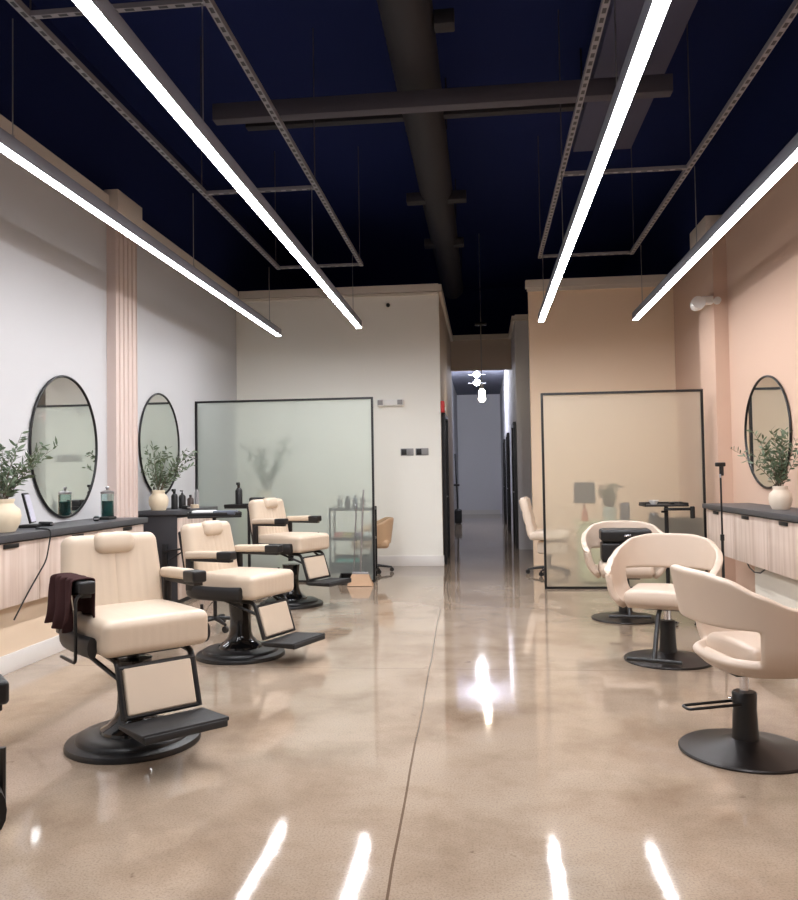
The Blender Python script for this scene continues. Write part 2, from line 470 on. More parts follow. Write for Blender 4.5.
for (nm, y, z, lb) in (('conduit', 6.25, 5.482, 'thin dark conduit crossing the ceiling in front of the grey beam'),):
    tag(B().rod((-2.6, y, z), (2.3, y, z), .018).build(nm, DUCT), lb, 'conduit')
straps(bx, 1.35, (3.2, 5.4, 7.9), .318)
RZ = 4.03
rails = [(-1.50, 'left inner'), (-2.58, 'left outer'), (.75, 'right inner'), (1.87, 'right outer')]
for x, nm in rails:
    tag(B().box((0, 0, 0), (.042, 10.6, .042)).build('strut_rail', STRUT, loc=(x, 4.75, RZ)),
        'slotted steel channel hung lengthwise above the %s light strip' % nm, 'strut rail', 'ceiling strut rails')
for (xa, xb, y, lb) in ((-2.58, -1.50, 4.32, 'nearest slotted cross bar between the two left ceiling rails'),
                        (-2.58, -1.50, 7.28, 'middle slotted cross bar between the two left ceiling rails'),
                        (-2.58, -1.50, 10.03, 'far end cross bar closing the two left ceiling rails'),
                        (.75, 1.87, 7.28, 'middle slotted cross bar between the two right ceiling rails'),
                        (.75, 1.87, 10.03, 'far end cross bar closing the two right ceiling rails')):
    o = B().box((0, 0, 0), (.04, xb-xa-.041, .03)).build('strut_crossbar', STRUT, loc=((xa+xb)/2, y, RZ))
    o.rotation_euler = (0, 0, R(90)); tag(o, lb, 'strut rail', 'ceiling strut cross bars')
ri = 0
for x, nm in rails:
    for y in (4.34, 7.2, 9.9):
        ri += 1
        tag(B().rod((x, y, RZ+.02), (x, y, ZC), .006, 6).build('hanger_rod', BEAMM),
            'threaded rod holding the %s ceiling rail, %s' % (nm, {4.34: 'nearest of its three', 7.2: 'middle of its three', 9.9: 'farthest of its three'}[y]), 'hanger rod', 'ceiling hanger rods')

# ------------------------------------------------------------------ linear lights
LZ = 3.2
# shallow convex diffuser whose edges sit inside the housing's lips
PROF = [(-.034, .012), (-.034, .0), (-.028, -.0024), (-.019, -.0047), (0, -.0066), (.019, -.0047), (.028, -.0024), (.034, .0), (.034, .012)]
for x, y1, lb in ((-1.53, 9.96, 'long white linear light over the barber chairs, left inner strip'),
              (-2.665, 10.33, 'long white linear light strip nearest the left wall'),
              (.745, 9.96, 'long white linear light over the floor, right inner strip'),
              (1.90, 10.07, 'long white linear light strip nearest the right wall')):
    y0 = 1.0
    t = thing('linear_light', lb, 'light', (x, y0, LZ), 0, 'suspended linear lights')
    L = y1-y0
    B().box((0, L/2, .05), (.076, L, .076), .002).box((-.0362, L/2, .006), (.0036, L, .0125)).box((.0362, L/2, .006), (.0036, L, .0125)).box((0, .004, .005), (.07, .008, .012)).box((0, L-.004, .004), (.07, .008, .016)).build('housing', HOUSING, t)
    lb_ = B(); nseg = 48; vs_ = []
    for k in range(nseg+1):
        yk = .01+(L-.02)*k/nseg; vs_.append([lb_.bm.verts.new((xx, yk, zz)) for xx, zz in PROF])
    for A_, B_ in zip(vs_, vs_[1:]):
        for q in range(len(PROF)): lb_.bm.faces.new((A_[q], A_[(q+1) % len(PROF)], B_[(q+1) % len(PROF)], B_[q]))
    lb_.bm.faces.new(vs_[0]); lb_.bm.faces.new(list(reversed(vs_[-1])))
    lb_.build('lens', LENSO if 'nearest' in lb else LENS, t)
    for yy in (1.4, 3.3, 6.2, L-.45):
        B().rod((0, yy, .085), (0, yy, RZ-LZ-.025), .004, 6).rod((0, yy, .085), (0, yy, .12), .012, 8).build('hanger_cable', STEEL, t)

# ------------------------------------------------------------------ frosted screens
def screen(label, x0, x1, y, h, glassm, foot):
    t = thing('glass_screen', label, 'screen', ((x0+x1)/2, y, 0)); w = (x1-x0)/2; f = .026
    b = B()
    b.box((-w+f/2, 0, h/2), (f, .045, h)).box((w-f/2, 0, h/2), (f, .045, h)).box((0, 0, h-f/2), (2*w-2*f, .045, f)).box((0, 0, f/2), (2*w-2*f, .045, f))
    b.build('frame', BLACK, t)
    B().box((0, 0, h/2), (2*w-2*f, .012, h-2*f)).build('glass_pane', glassm, t)
    me = t.children[-1].data; me.materials.append(CLEARG)
    for p in me.polygons: p.material_index = 0 if p.normal.y < -.5 else 1
    return t
screen('frosted green glass partition in a black frame behind the barber chairs', XL+.005, -1.365, 9.96, 2.32, FROST_L, 0)
screen('frosted warm glass partition in a black frame behind the shell chairs', .675, 2.485, 9.35, 2.25, FROST_R, 0)

# ------------------------------------------------------------------ counters
def pull(b, y, x, d):
    b.box((x, y, .895), (.02, .16, .018), .004)
def cabinets(xf, xw, ys, z0, z1, side, names, group):
    """side=+1: front faces +X (left wall). one wall-hung unit per entry"""
    for (ya, yb), lb in zip(zip(ys, ys[1:]), names):
        t = thing('cabinet', lb, 'cabinet', (xw, (ya+yb)/2, z0), 0, group)
        h = z1-z0; d = abs(xf-xw); w = yb-ya
        B().box((side*(d-.02)/2, 0, h/2), (d-.022, w-.002, h)).build('body', CHARC, t)
        B().box((side*(d-.01), 0, h/2-.006), (.02, w-.008, h-.012), .002).build('door', WOOD, t)
        dr = t.children[-1]
        B().box((side*(d+.004), w*.1, h-.03), (.014, .17, .03), .004).build('handle', BLACKP, dr)
LY = [3.7, 4.6, 5.5, 6.4, 7.28]
cabinets(-3.2, XL+.002, LY, .475, .915, 1,
         ['pale wood wall cabinet nearest the camera under the left counter', 'second pale wood wall cabinet under the left counter, beneath the big ivory vase',
          'third pale wood wall cabinet on the left, beneath the tablet stand', 'pale wood wall cabinet on the left ending beside the fluted pilaster'], 'cabinets under the left counter')
tag(B().box(((XL-3.17)/2, (3.66+7.32)/2, .941), (3.68-3.17-.003, 3.66, .05), .004).build('worktop', STONE), 'charcoal worktop along the left wall under the first round mirror', 'worktop')
RY = [5.0, 5.92, 6.84, 7.74, 8.64]
cabinets(2.3, XR, RY, .50, .935, -1,
         ['pale wood wall cabinet nearest the camera under the right counter', 'pale wood wall cabinet on the right behind the nearest shell chair arm',
          'pale wood wall cabinet on the right beneath the speckled vase', 'pale wood wall cabinet on the right beside the glass partition'], 'cabinets under the right counter')
tag(B().box(((XR+2.27)/2, (4.96+8.68)/2, .96), (XR-2.27-.003, 3.72, .048), .004).build('worktop', STONE), 'charcoal worktop along the right wall under the round mirror', 'worktop')
# far left counter with a dark end panel, standing on the floor
t = thing('cabinet', 'tall charcoal-sided cabinet with pale doors standing past the fluted pilaster', 'cabinet', (XL+.002, 8.2, 0))
B().box((.22, .58, .47), (.44, 1.14, .94), .003).build('body', CHARC, t)
for k in range(3):
    B().box((.451, .19+.39*k, .48), (.02, .37, .86), .003).build('door', WOOD, t)
tag(B().box((XL+.245, 8.78, .9655), (.488, 1.2, .048), .004).build('worktop', STONE), 'charcoal worktop past the fluted pilaster under the second mirror', 'worktop')

# ------------------------------------------------------------------ mirrors
def mirror(label, x, y, z, ry_, rz, side):
    t = thing('round_mirror', label, 'mirror', (x, y, z), 0, 'round wall mirrors')
    n = 72
    ring = [(side*.016, ry_*math.cos(2*PI*k/n), rz*math.sin(2*PI*k/n)) for k in range(n)]
    B().tube(ring, .011, 8, closed=True).build('frame', BLACK, t)
    B().prism([(side*.004, (ry_-.004)*math.cos(2*PI*k/n), (rz-.004)*math.sin(2*PI*k/n)) for k in range(n)], (side*.01, 0, 0)).build('glass', MIRROR, t)
mirror('round black-rimmed mirror on the left wall before the fluted pilaster', XL, 6.72, 1.625, .565, .62, 1)
mirror('round black-rimmed mirror on the left wall past the fluted pilaster', XL, 8.80, 1.72, .56, .58, 1)
mirror('round black-rimmed mirror on the peach right wall', XR, 8.08, 1.69, .62, .54, -1)

# ------------------------------------------------------------------ barber chairs
def channels(width, n, depth, axis_face):
    def fn(o, nrm):
        if abs(o.x) < width and nrm.length > .5 and nrm.dot(Vector(axis_face)) > .7 or (abs(o.x) < width and axis_face == (0, 0, 0)):
            u = (o.x+width)/(2*width)*n
            d = abs((u % 1.)-.5)*2
            return o - nrm*depth*max(0, (d-.7)/.3)
        return o
    return fn

def make_barber(label, loc, rz):
    t = thing('barber_chair', label, 'chair', loc, rz, 'cream barber chairs')
    base = B().lathe([(0, 0), (.328, 0), (.33, .012), (.323, .026), (.28, .036), (.275, .050), (.265, .056), (.17, .066), (0, .066)], seg=56).build('base', BLACK, t)
    col = B().lathe([(.165, .064), (.16, .08), (.125, .10), (.095, .135), (.082, .17), (.076, .28), (.088, .40), (.092, .42), (.05, .425), (0, .425)], seg=36).build('pump_column', BLACKG, t)
    B().lathe([(.03, .42), (.03, .51)], seg=16).box((0, 0, .515), (.34, .36, .03), .005).build('seat_frame', BLACK, t)
    # seat cushion with stitched channels
    def seat_fn(o, nrm):
        w, n, dep = .13, 6, .006
        if abs(o.x) < w*1.02 and (nrm.z > .3 or nrm.y < -.3):
            u = (o.x+w)/(2*w)*n; d = abs((u % 1.)-.5)*2
            o = o - nrm*dep*max(0, (d-.6)/.4)
        if nrm.z > .5: o = o + Vector((0, 0, .014*(1-(o.x/.27)**2)*(1-(o.y/.28)**2)))
        return o
    B().rbox((0, -.035, .615), (.53, .57, .17), .04, 40, seat_fn).build('seat', LEATHER, t)
    def back_fn(o, nrm):
        w, n, dep = .15, 6, .006
        taper = 1-.06*max(0, o.z)/.27
        o = Vector((o.x*taper, o.y, o.z))
        if nrm.y < -.3:
            if abs(o.x) < w*1.02 and o.z < .17:
                u = (o.x+w)/(2*w)*n; d = abs((u % 1.)-.5)*2
                o = o - nrm*dep*max(0, (d-.6)/.4)
            o = o + Vector((0, -.012*(1-(o.x/.26)**2), 0))
        return o
    tilt = rx(-11)
    B().rbox((0, .285, .815), (.53, .11, .50), .05, 40, back_fn, tilt).build('backrest', LEATHER, t)
    B().rbox((0, .345, .80), (.47, .035, .42), .015, 10, None, tilt).build('back_shell', BLACKP, t)
    B().rbox((0, .272, 1.018), (.215, .10, .115), .045, 20, None, tilt).build('headrest', LEATHER, t)
    # black bumper round the seat sides and back
    path = [(.285, -.23, .575), (.29, -.1, .57), (.29, .15, .57), (.26, .27, .575), (.17, .335, .58), (0, .35, .58)]
    path = path + [(-p[0], p[1], p[2]) for p in reversed(path[:-1])]
    B().tube(arc(path, .08, 4), .024, 12, sz=2.1).build('bumper', BLACKP, t)
    for s in (-1, 1):
        a = B().rbox((s*.285, .105, .845), (.075, .31, .055), .02, 16, None, rx(-2)).build('armrest', LEATHER, t)
        B().rbox((s*.285, -.105, .845), (.078, .13, .06), .012, 8, None, rx(-2)).build('arm_tip', BLACKP, a)
        B().box((s*.285, .03, .808), (.05, .36, .02), .004).box((s*.285, .235, .70), (.028, .06, .24), .005).build('arm_bracket', BLACK, a)
    B().rod((.312, -.13, .55), (.312, -.13, .70), .009, 8).build('recline_lever', BLACK, t)
    fr = B()
    for s in (-1, 1):
        fr.tube(arc([(s*.185, -.05, .52), (s*.185, -.27, .505), (s*.185, -.355, .25)], .04), .015, 8)
        fr.rod((s*.27, -.02, .54), (s*.18, -.30, .42), .011, 8)
    fr.rod((-.185, -.285, .475), (.185, -.285, .475), .012, 8).rod((-.185, -.35, .26), (.185, -.35, .26), .014, 8)
    f = fr.build('footrest', BLACK, t)
    B().rbox((0, -.322, .368), (.335, .03, .215), .010, 10, None, rx(-18)).build('leg_panel', LEATHER, f)
    pl = B().box((0, -.48, .232), (.42, .27, .02), .006, 2, rx(-3)).box((0, -.612, .222), (.40, .02, .035), .008)
    for s in (-1, 1): pl.box((s*.19, -.48, .222), (.02, .25, .03), .006)
    pl.build('foot_plate', BLACKR, f)
    return t
BROT = 46
def lift(t, dz):
    for ch in t.children:
        if ch.name.split('.')[0] not in ('base', 'pump_column'): ch.location.z += dz
bc = make_barber('cream barber chair with a plum towel on its arm, nearest whole one', (-1.78, 3.92, 0), BROT)
def dup_barber(loc, rz, label, dz):
    r = bc.copy(); COL.objects.link(r); r.location = loc; r.rotation_euler = (0, 0, R(rz)); r['label'] = label
    for ch in list(bc.children):
        c = ch.copy(); COL.objects.link(c); c.parent = r
        for g in list(ch.children):
            d = g.copy(); COL.objects.link(d); d.parent = c
    lift(r, dz)
dup_barber((-1.83, 5.87, 0), 69, 'middle cream barber chair, empty, its footrest turned towards the aisle', -.075)
dup_barber((-2.01, 8.2, 0), 66, 'farthest cream barber chair standing right before the green glass partition', .035)
dup_barber((-1.572, 1.87, 0), 40, 'barber chair cut off by the left picture edge, only its arm tip showing', -.065)
B().tube(arc([(-.305, -.15, .82), (-.335, -.15, .80), (-.335, -.15, .50), (-.335, .06, .50)], .03), .008, 8).build('side_rail', BLACK, bc)
lift(bc, -.03)

# towel over the near arm of the first chair (chair local frame -> world)
MC = Matrix.Translation((-1.78, 3.92, -.03)) @ Matrix.Rotation(R(BROT), 4, 'Z')
def towel_fn(u, v):
    y = -.12+.31*u
    ha, hb = .27-.12*abs(u-.6)+.03*math.sin(7*u), .13+.17*(1-u)+.035*math.sin(9*u+1)
    s = -ha-.05+(ha+hb+.10)*v
    if abs(s) <= .05: x, z = s, .886+.004*math.cos(s*30)
    elif s > .05: x, z = .05+.006*math.sin(16*u+20*s)+.02*(s-.05), .886-(s-.05)
    else: x, z = -.05-.03*math.sin(13*u)*(-s-.05)/.2-.012*math.sin(26*u+1)-.07*(-s-.05), .886+(s+.05)
    y += .035*math.sin(11*v+3)*abs(s)*2
    return MC @ Vector((-.285+x, y, z))
tw = B().grid(towel_fn, 30, 40).build('towel', TOWEL, ang=180)
md = tw.modifiers.new('thick', 'SOLIDIFY'); md.thickness = .008; md.offset = 1
tw.modifiers.new('sub', 'SUBSURF').levels = 1
tag(tw, 'dark plum towel draped over the arm of the nearest barber chair', 'towel')

# ------------------------------------------------------------------ shell salon chairs
def make_shell_chair(label, loc, rz):
    t = thing('salon_chair', label, 'chair', loc, rz, 'cream shell salon chairs')
    B().lathe([(0, 0), (.30, 0), (.302, .008), (.297, .014), (.25, .022), (.13, .042), (.075, .062), (0, .062)], seg=56).build('base', BRONZE, t)
    c = B().lathe([(.062, .055), (.058, .1), (.053, .20), (.056, .272), (.05, .28), (0, .28)], seg=28).build('column', BLACK, t)
    B().lathe([(.021, .275), (.021, .42)], seg=16).build('piston', CHROME, c)
    B().tube(arc([(-.035, .0, .23), (-.035, .29, .215), (.035, .29, .215), (.035, .0, .23)], .02), .007, 8).build('pedal', BLACK, c)
    B().rod((.055, .03, .23), (.068, .035, .23), .010, 10).build('bolt', CHROME, c)
    B().box((0, -.05, .392), (.24, .30, .03), .006).build('seat_frame', BLACK, t)
    # horseshoe shell
    a, bk, fr_ = .315, .30, .28; SY = .10
    Larc = 1.0
    def plan(s):
        # s in [-1,1]; |s|>.62 straight side
        k = abs(s); sg = 1 if s >= 0 else -1
        if k > .58:
            q = (k-.58)/.42; return Vector((sg*(a-.015*q*q), -fr_*q, 0)), Vector((sg, -.05, 0))
        th = k/.58*PI/2
        e = .78
        x = a*math.sin(th)**e if th > 0 else 0; y = bk*math.cos(th)**e if th < PI/2-1e-6 else 0
        return Vector((sg*x, y, 0)), Vector((sg*math.sin(th), math.cos(th), 0)).normalized()
    NU, NV = 56, 18; ZA, ZB = .065, .215
    TP = [(0, .465), (.12, .462), (.25, .438), (.4, .375), (.55, .315), (.75, .27), (1, .245)]
    def top(s):
        k = abs(s)
        for (a0, h0), (a1, h1) in zip(TP, TP[1:]):
            if k <= a1:
                q = (k-a0)/(a1-a0); q = .5*q+.5*q*q*(3-2*q); return h0+(h1-h0)*q
        return TP[-1][1]
    b = B(); vs = {}
    for i in range(NU+1):
        s = -1+2*i/NU; p, n = plan(s)
        for j in range(NV+1):
            v = j/NV; h = top(s); zb = min(ZB, h*.86)
            z = ZA*j/4 if j <= 4 else (ZA+(zb-ZA)*(j-4)/5 if j <= 9 else zb+(h-zb)*(j-9)/(NV-9))
            end = max(0, (abs(s)-.86)/.14)
            z = z*(1-.16*end**2*v) + .05*end**2*(1-v)
            off = -.085*max(0, 1-max(0, z)/.13)**2 + .075*(z/.46)**1.3 - .012*end**2
            q = p+n*off; q.z = .405+z; q.y -= SY
            vs[i, j] = b.bm.verts.new(q)
    for i in range(NU):
        sm = abs(-1+2*(i+.5)/NU)
        for j in range(NV):
            if sm < .39 and 4 <= j < 9: continue
            b.bm.faces.new((vs[i, j], vs[i+1, j], vs[i+1, j+1], vs[i, j+1]))
    for v in [v for v in b.bm.verts if not v.link_faces]: b.bm.verts.remove(v)
    o = b.build('shell', LEATHER2, t, ang=180)
    m = o.modifiers.new('thick', 'SOLIDIFY'); m.thickness = .045; m.offset = 0
    m = o.modifiers.new('sub', 'SUBSURF'); m.levels = 1; m.render_levels = 2
    B().rbox((0, -.11, .428), (.43, .46, .05), .02, 12).build('seat_pan', LEATHER2, t)
    B().rbox((0, -.145, .468), (.46, .46, .10), .045, 20, lambda o, n: o+Vector((0, 0, .012*(1-(o.x/.26)**2))) if n.z > .5 else o).build('seat', LEATHER2, t)
    f = B().tube(arc([(0, -.08, .405), (0, -.36, .39), (0, -.56, .12)], .07), .016, 10)
    f.rod((-.17, -.565, .115), (.17, -.565, .115), .014, 10)
    f.build('footrest', BLACK, t)
    return t
sc = make_shell_chair('cream shell salon chair nearest the camera, seen from behind', (1.205, 3.96, 0), 101)
dup(sc, (1.265, 5.82, 0), -21, 'middle cream shell salon chair facing the camera, empty')
dup(sc, (1.255, 7.45, 0), -6, 'farthest cream shell salon chair with a black case on it')
cs = thing('tool_case', 'black two-tier tool case sitting on the farthest shell chair', 'case', (1.25, 7.36, .528), -4)
B().rbox((0, 0, .085), (.42, .25, .17), .02, 10).build('lower_box', BLACKP, cs)
B().rbox((0, 0, .235), (.44, .27, .11), .03, 10).build('lid', BLACKP, cs)
B().rod((-.02, -.14, .235), (.035, -.14, .24), .01, 8).build('clasp', CHROME, cs)

# ------------------------------------------------------------------ olive branches and vases
def branches(name, label, c, seed, n, spread, hgt, m, lean=(0, 0), group=None, lim=None):
    rnd = random.Random(seed); st = B(); lf = B()
    for i in range(n):
        az = 2*PI*i/n+rnd.uniform(-.4, .4); tl = rnd.uniform(.25, 1.)
        L = hgt*rnd.uniform(.6, 1.15); pts = []
        out = spread*tl
        for k in range(7):
            q = k/6
            pts.append(Vector((math.cos(az)*out*q**1.4+lean[0]*q*q, math.sin(az)*out*q**1.4+lean[1]*q*q, -.08+(L+.08)*q*(1-.18*tl*q)))
                       + Vector((rnd.uniform(-.008, .008), rnd.uniform(-.008, .008), 0))*q)
        st.tube(pts, [.0035-.0025*k/6 for k in range(7)], 5)
        for k in range(26):
            q = .25+.75*(k+.5)/26; f = q*6; i0 = min(5, int(f)); p = pts[i0].lerp(pts[i0+1], f-i0)
            d = (pts[i0+1]-pts[i0]).normalized()
            sd = Vector((rnd.gauss(0, 1), rnd.gauss(0, 1), rnd.gauss(.2, .7))); sd = (sd-d*sd.dot(d)).normalized()
            dr = (d*.55+sd).normalized(); ln = rnd.uniform(.045, .085); wd = ln*.15
            nn = dr.cross(Vector((rnd.gauss(0, 1), rnd.gauss(0, 1), rnd.gauss(0, 1)))).normalized(); up = dr.cross(nn)
            a = [lf.bm.verts.new(p+dr*ln*t+nn*wd*w_+up*ln*.1*u_) for t, w_, u_ in ((0, 0, 0), (.3, .8, .1), (.65, .85, .1), (1, 0, -.3), (.65, -.85, .1), (.3, -.85, .1))]
            mid = [lf.bm.verts.new(p+dr*ln*t) for t in (.3, .65)]
            for fc in ((a[0], a[1], mid[0]), (a[1], a[2], mid[1], mid[0]), (a[2], a[3], mid[1]), (a[3], a[4], mid[1]), (a[4], a[5], mid[0], mid[1]), (a[5], a[0], mid[0])): lf.bm.faces.new(fc)
    if lim:                                     # branches bend away from the wall behind the vase
        vs = list(st.bm.verts)+list(lf.bm.verts)
        lo, hi = min(v.co.x for v in vs), max(v.co.x for v in vs)
        for v in vs:
            if lim < 0 and v.co.x < 0 and lo < lim: v.co.x *= lim/lo
            if lim > 0 and v.co.x > 0 and hi > lim: v.co.x *= lim/hi
    t = thing(name, label, 'plant', c, 0, group)
    st.build('stems', STEM, t); lf.build('leaves', m, t, ang=180, recalc=False)
    return t
def vase(label, c, r, h, m):
    o = B().lathe([(0, .001), (r*.62, 0), (r*.70, .01*h), (r*.93, .25*h), (r, .48*h), (r*.92, .68*h), (r*.66, .80*h), (r*.60, .87*h), (r*.66, .97*h), (r*.64, h),
                   (r*.56, .98*h), (r*.52, .88*h), (r*.7, .7*h), (r*.3, .3*h), (0, .3*h)], seg=36).build('vase', m, loc=c)
    return tag(o, label, 'vase', 'ceramic vases')
vase('large ivory vase on the left worktop at the picture edge', (-3.40, 5.36, .966), .125, .235, VASEM)
branches('olive_branches', 'olive branches in the large ivory vase at the left picture edge', (-3.40, 5.36, 1.18), 3, 17, .36, .50, LEAF, (.05, .08), 'olive branches in vases', -.225)
vase('ivory vase in front of the second mirror on the far left worktop', (-3.48, 8.30, .9895), .105, .22, VASEM)
branches('olive_branches', 'olive branches in the vase before the second left mirror', (-3.48, 8.30, 1.21), 8, 18, .40, .50, LEAF, (.05, 0), 'olive branches in vases', -.16)
vase('speckled stone vase on the right worktop before the mirror', (2.52, 7.15, .984), .095, .20, VASER)
branches('olive_branches', 'olive branches in the stone vase on the right worktop', (2.52, 7.15, 1.17), 12, 18, .36, .50, LEAF, (-.06, 0), 'olive branches in vases', .19)

# ------------------------------------------------------------------ items on the left worktops
t = thing('tablet_stand', 'black tablet stand beside the large ivory vase', 'stand', (-3.5, 5.88, .966), 18)
B().rbox((0, 0, .012), (.13, .17, .024), .008, 6).build('foot', BLACKP, t)
B().box((-.01, 0, .15), (.016, .17, .24), .004, 2, ry(-14)).build('tablet', BLACKP, t)
B().box((.002, 0, .15), (.004, .145, .215), 0, 2, ry(-14)).build('display', SCREEN, t.children[-1])
j = thing('disinfectant_jar', 'glass jar of teal disinfectant with steel lid by the pilaster', 'jar', (-3.46, 7.08, .9665))
B().lathe([(0, 0), (.058, 0), (.058, .23), (.052, .23), (.052, .006), (0, .006)], seg=28).build('glass', JARG, j)
B().lathe([(0, .008), (.05, .008), (.05, .165), (0, .165)], seg=28).build('liquid', TEAL, j)
B().lathe([(0, .231), (.06, .231), (.06, .25), (.03, .262), (.012, .265), (.012, .28), (.018, .29), (.012, .30), (0, .302)], seg=28).build('lid', STEEL, j)
o = thing('clipper', 'black hair clipper lying on the left worktop before the jar', 'clipper', (-3.40, 6.75, .967), 25)
B().rbox((0, 0, .02), (.05, .17, .04), .015, 8).build('body', BLACKP, o)
B().box((0, -.095, .02), (.04, .03, .012), .002).build('blade', STEEL, o)
tag(B().rbox((0, 0, .012), (.11, .16, .024), .008, 6).build('charging_pad', BLACKP, loc=(-3.42, 6.99, .967)), 'small black charging pad beside the teal jar', 'charger')
o = thing('trimmer', 'slim black trimmer on the left worktop below the first mirror', 'clipper', (-3.47, 6.05, .967), 70)
B().rbox((0, 0, .017), (.035, .14, .034), .012, 8).build('body', BLACKP, o)
B().box((0, -.08, .017), (.03, .02, .01)).build('blade', STEEL, o)
tag(B().tube(arc([(-3.3, 5.62, .972), (-3.2, 5.58, .974), (-3.145, 5.56, .962), (-3.15, 5.50, .75), (-3.18, 5.32, .55), (-3.20, 5.18, .38)], .05), .006, 6).build('power_cord', BLACKP),
    'black power cord hanging over the left worktop edge', 'cord')
def bottle(label, c, r, h, m, nozzle, cat='bottle', grp='bottles on the far left worktop'):
    t = thing('bottle', label, cat, c, 0, grp)
    B().lathe([(0, 0), (r, 0), (r, h*.66), (r*.8, h*.74), (r*.35, h*.8), (r*.35, h*.86), (0, h*.86)], seg=18).build('body', m, t)
    if nozzle == 'pump':
        B().rod((0, 0, h*.84), (0, 0, h), .006, 8).box((0, -r*.5, h), (.014, r*1.8, .012), .003).build('pump', BLACKP, t)
    elif nozzle == 'spray':
        B().rod((0, 0, h*.84), (0, 0, h*.95), r*.4, 10).box((0, -r*.6, h*.96), (.022, r*2.4, .03), .006).rod((0, -r*1.2, h*.92), (0, -r*1.0, h*.78), .005, 6).build('spray_head', BLACKP, t)
    else:
        B().lathe([(0, h*.85), (r*.42, h*.85), (r*.36, h), (0, h)], seg=14).build('cap', BLACKP, t)
    return t
ZT = .9895
bottle('tall black spray bottle right behind the second ivory vase', (-3.43, 8.62, ZT), .036, .22, BLACKP, 'spray')
bottle('black pump bottle in the middle of the far left worktop', (-3.43, 8.85, ZT), .04, .2, BLACKP, 'pump')
bottle('short dark brown bottle beside the pump bottle', (-3.40, 9.03, ZT), .038, .15, AMBER, 'cap')
bottle('slim clear-bodied bottle with black cap at the glass partition', (-3.40, 9.24, ZT), .026, .25, GREYP, 'cap')
tag(B().lathe([(0, 0), (.05, 0), (.05, .035), (.045, .04), (0, .04)], seg=24).build('powder_tin', mat('tin_cream', (206, 186, 160), .4), loc=(-3.30, 8.9, ZT)), 'low cream tin before the bottles on the far left worktop', 'tin')
o = thing('clipper', 'black hair clipper lying before the second ivory vase', 'clipper', (-3.27, 8.55, ZT), 40)
B().rbox((0, 0, .02), (.05, .17, .04), .015, 8).build('body', BLACKP, o); B().box((0, -.095, .02), (.04, .03, .012)).build('blade', STEEL, o)
tag(B().tube(arc([(-3.195, 8.3, .70), (-3.16, 8.34, .62), (-3.12, 8.36, .48), (-3.1, 8.4, .3), (-2.98, 8.5, .02), (-2.9, 8.7, .008)], .08), .006, 6).build('power_cord', BLACKP), 'black cord drooping to the floor behind the nearest barber chair', 'cord')
t = thing('wall_bracket', 'folded black tool bracket on the dark cabinet side past the pilaster', 'bracket', (-3.36, 8.19, .45))
B().box((.0, -.02, .06), (.05, .03, .26), .004).build('plate', BLACKP, t)
B().box((.16, -.03, .135), (.36, .035, .02), .004, 2, ry(-8)).rod((.02, -.03, .0), (.22, -.03, .125), .008, 8).build('arm', BLACKP, t)

# ------------------------------------------------------------------ tray trolleys behind the barber chairs
def trolley(label, loc, rz, h, rings=True):
    t = thing('tray_trolley', label, 'trolley', loc, rz, 'black tray trolleys')
    b = B()
    for k in range(5):
        a = 2*PI*k/5
        b.tube([(0, 0, .09), (.12*math.cos(a), .12*math.sin(a), .085), (.26*math.cos(a), .26*math.sin(a), .07)], [.02, .018, .013], 8)
    b.build('base', BLACK, t)
    for k in range(5):
        a = 2*PI*k/5
        c = B().lathe([(0, -.012), (.028, -.012), (.03, -.006), (.03, .006), (.028, .012), (0, .012)], seg=16)
        Mx = Matrix.Translation((.26*math.cos(a), .26*math.sin(a), .031)) @ Matrix.Rotation(a+.6, 4, 'Z') @ Matrix.Rotation(PI/2, 4, 'X')
        for v in c.bm.verts: v.co = Mx @ v.co
        c.rod((.26*math.cos(a), .26*math.sin(a), .05), (.26*math.cos(a), .26*math.sin(a), .075), .009, 8)
        c.build('caster', BLACKP, t)
    B().rod((0, 0, .09), (0, 0, h-.02), .017, 12).build('pole', BLACK, t)
    tr = B().rbox((0, 0, h-.01), (.46, .32, .02), .008, 6)
    for s in (-1, 1):
        tr.box((s*.225, 0, h+.012), (.012, .32, .03), .003).box((0, s*.155, h+.012), (.44, .012, .03), .003)
    tr.build('tray', BLACKP, t)
    return t
trolley('black tray trolley on casters between the nearer and middle barber chairs', (-2.38, 6.9, 0), 20, 1.0)
for k, (dx, dy, m, lb) in enumerate(((-.1, .03, PAPER, 'folded white towel on the black tray trolley behind the middle barber chair'), (.12, -.05, BLUEG, 'slate tool pouch on the black tray trolley behind the middle barber chair'))):
    tag(B().rbox((0, 0, .02), (.2, .13, .04), .015, 8).build('folded_towel' if k == 0 else 'tool_pouch', m, loc=(-2.38+dx, 6.9+dy, 1.001)), lb, 'towel' if k == 0 else 'pouch')
trolley('second black tray trolley half hidden by the farthest barber chair', (-2.68, 8.95, 0), -10, 1.0)
bottle('black trigger spray bottle standing on the far tray trolley', (-2.78, 8.9, 1.002), .04, .27, BLACKP, 'spray', grp='bottles on the far tray trolley')
tag(B().rbox((0, 0, .05), (.16, .14, .10), .02, 8).build('tool_pouch', BLACKP, loc=(-2.58, 8.95, 1.002)), 'black tool pouch beside the trigger spray bottle', 'pouch')

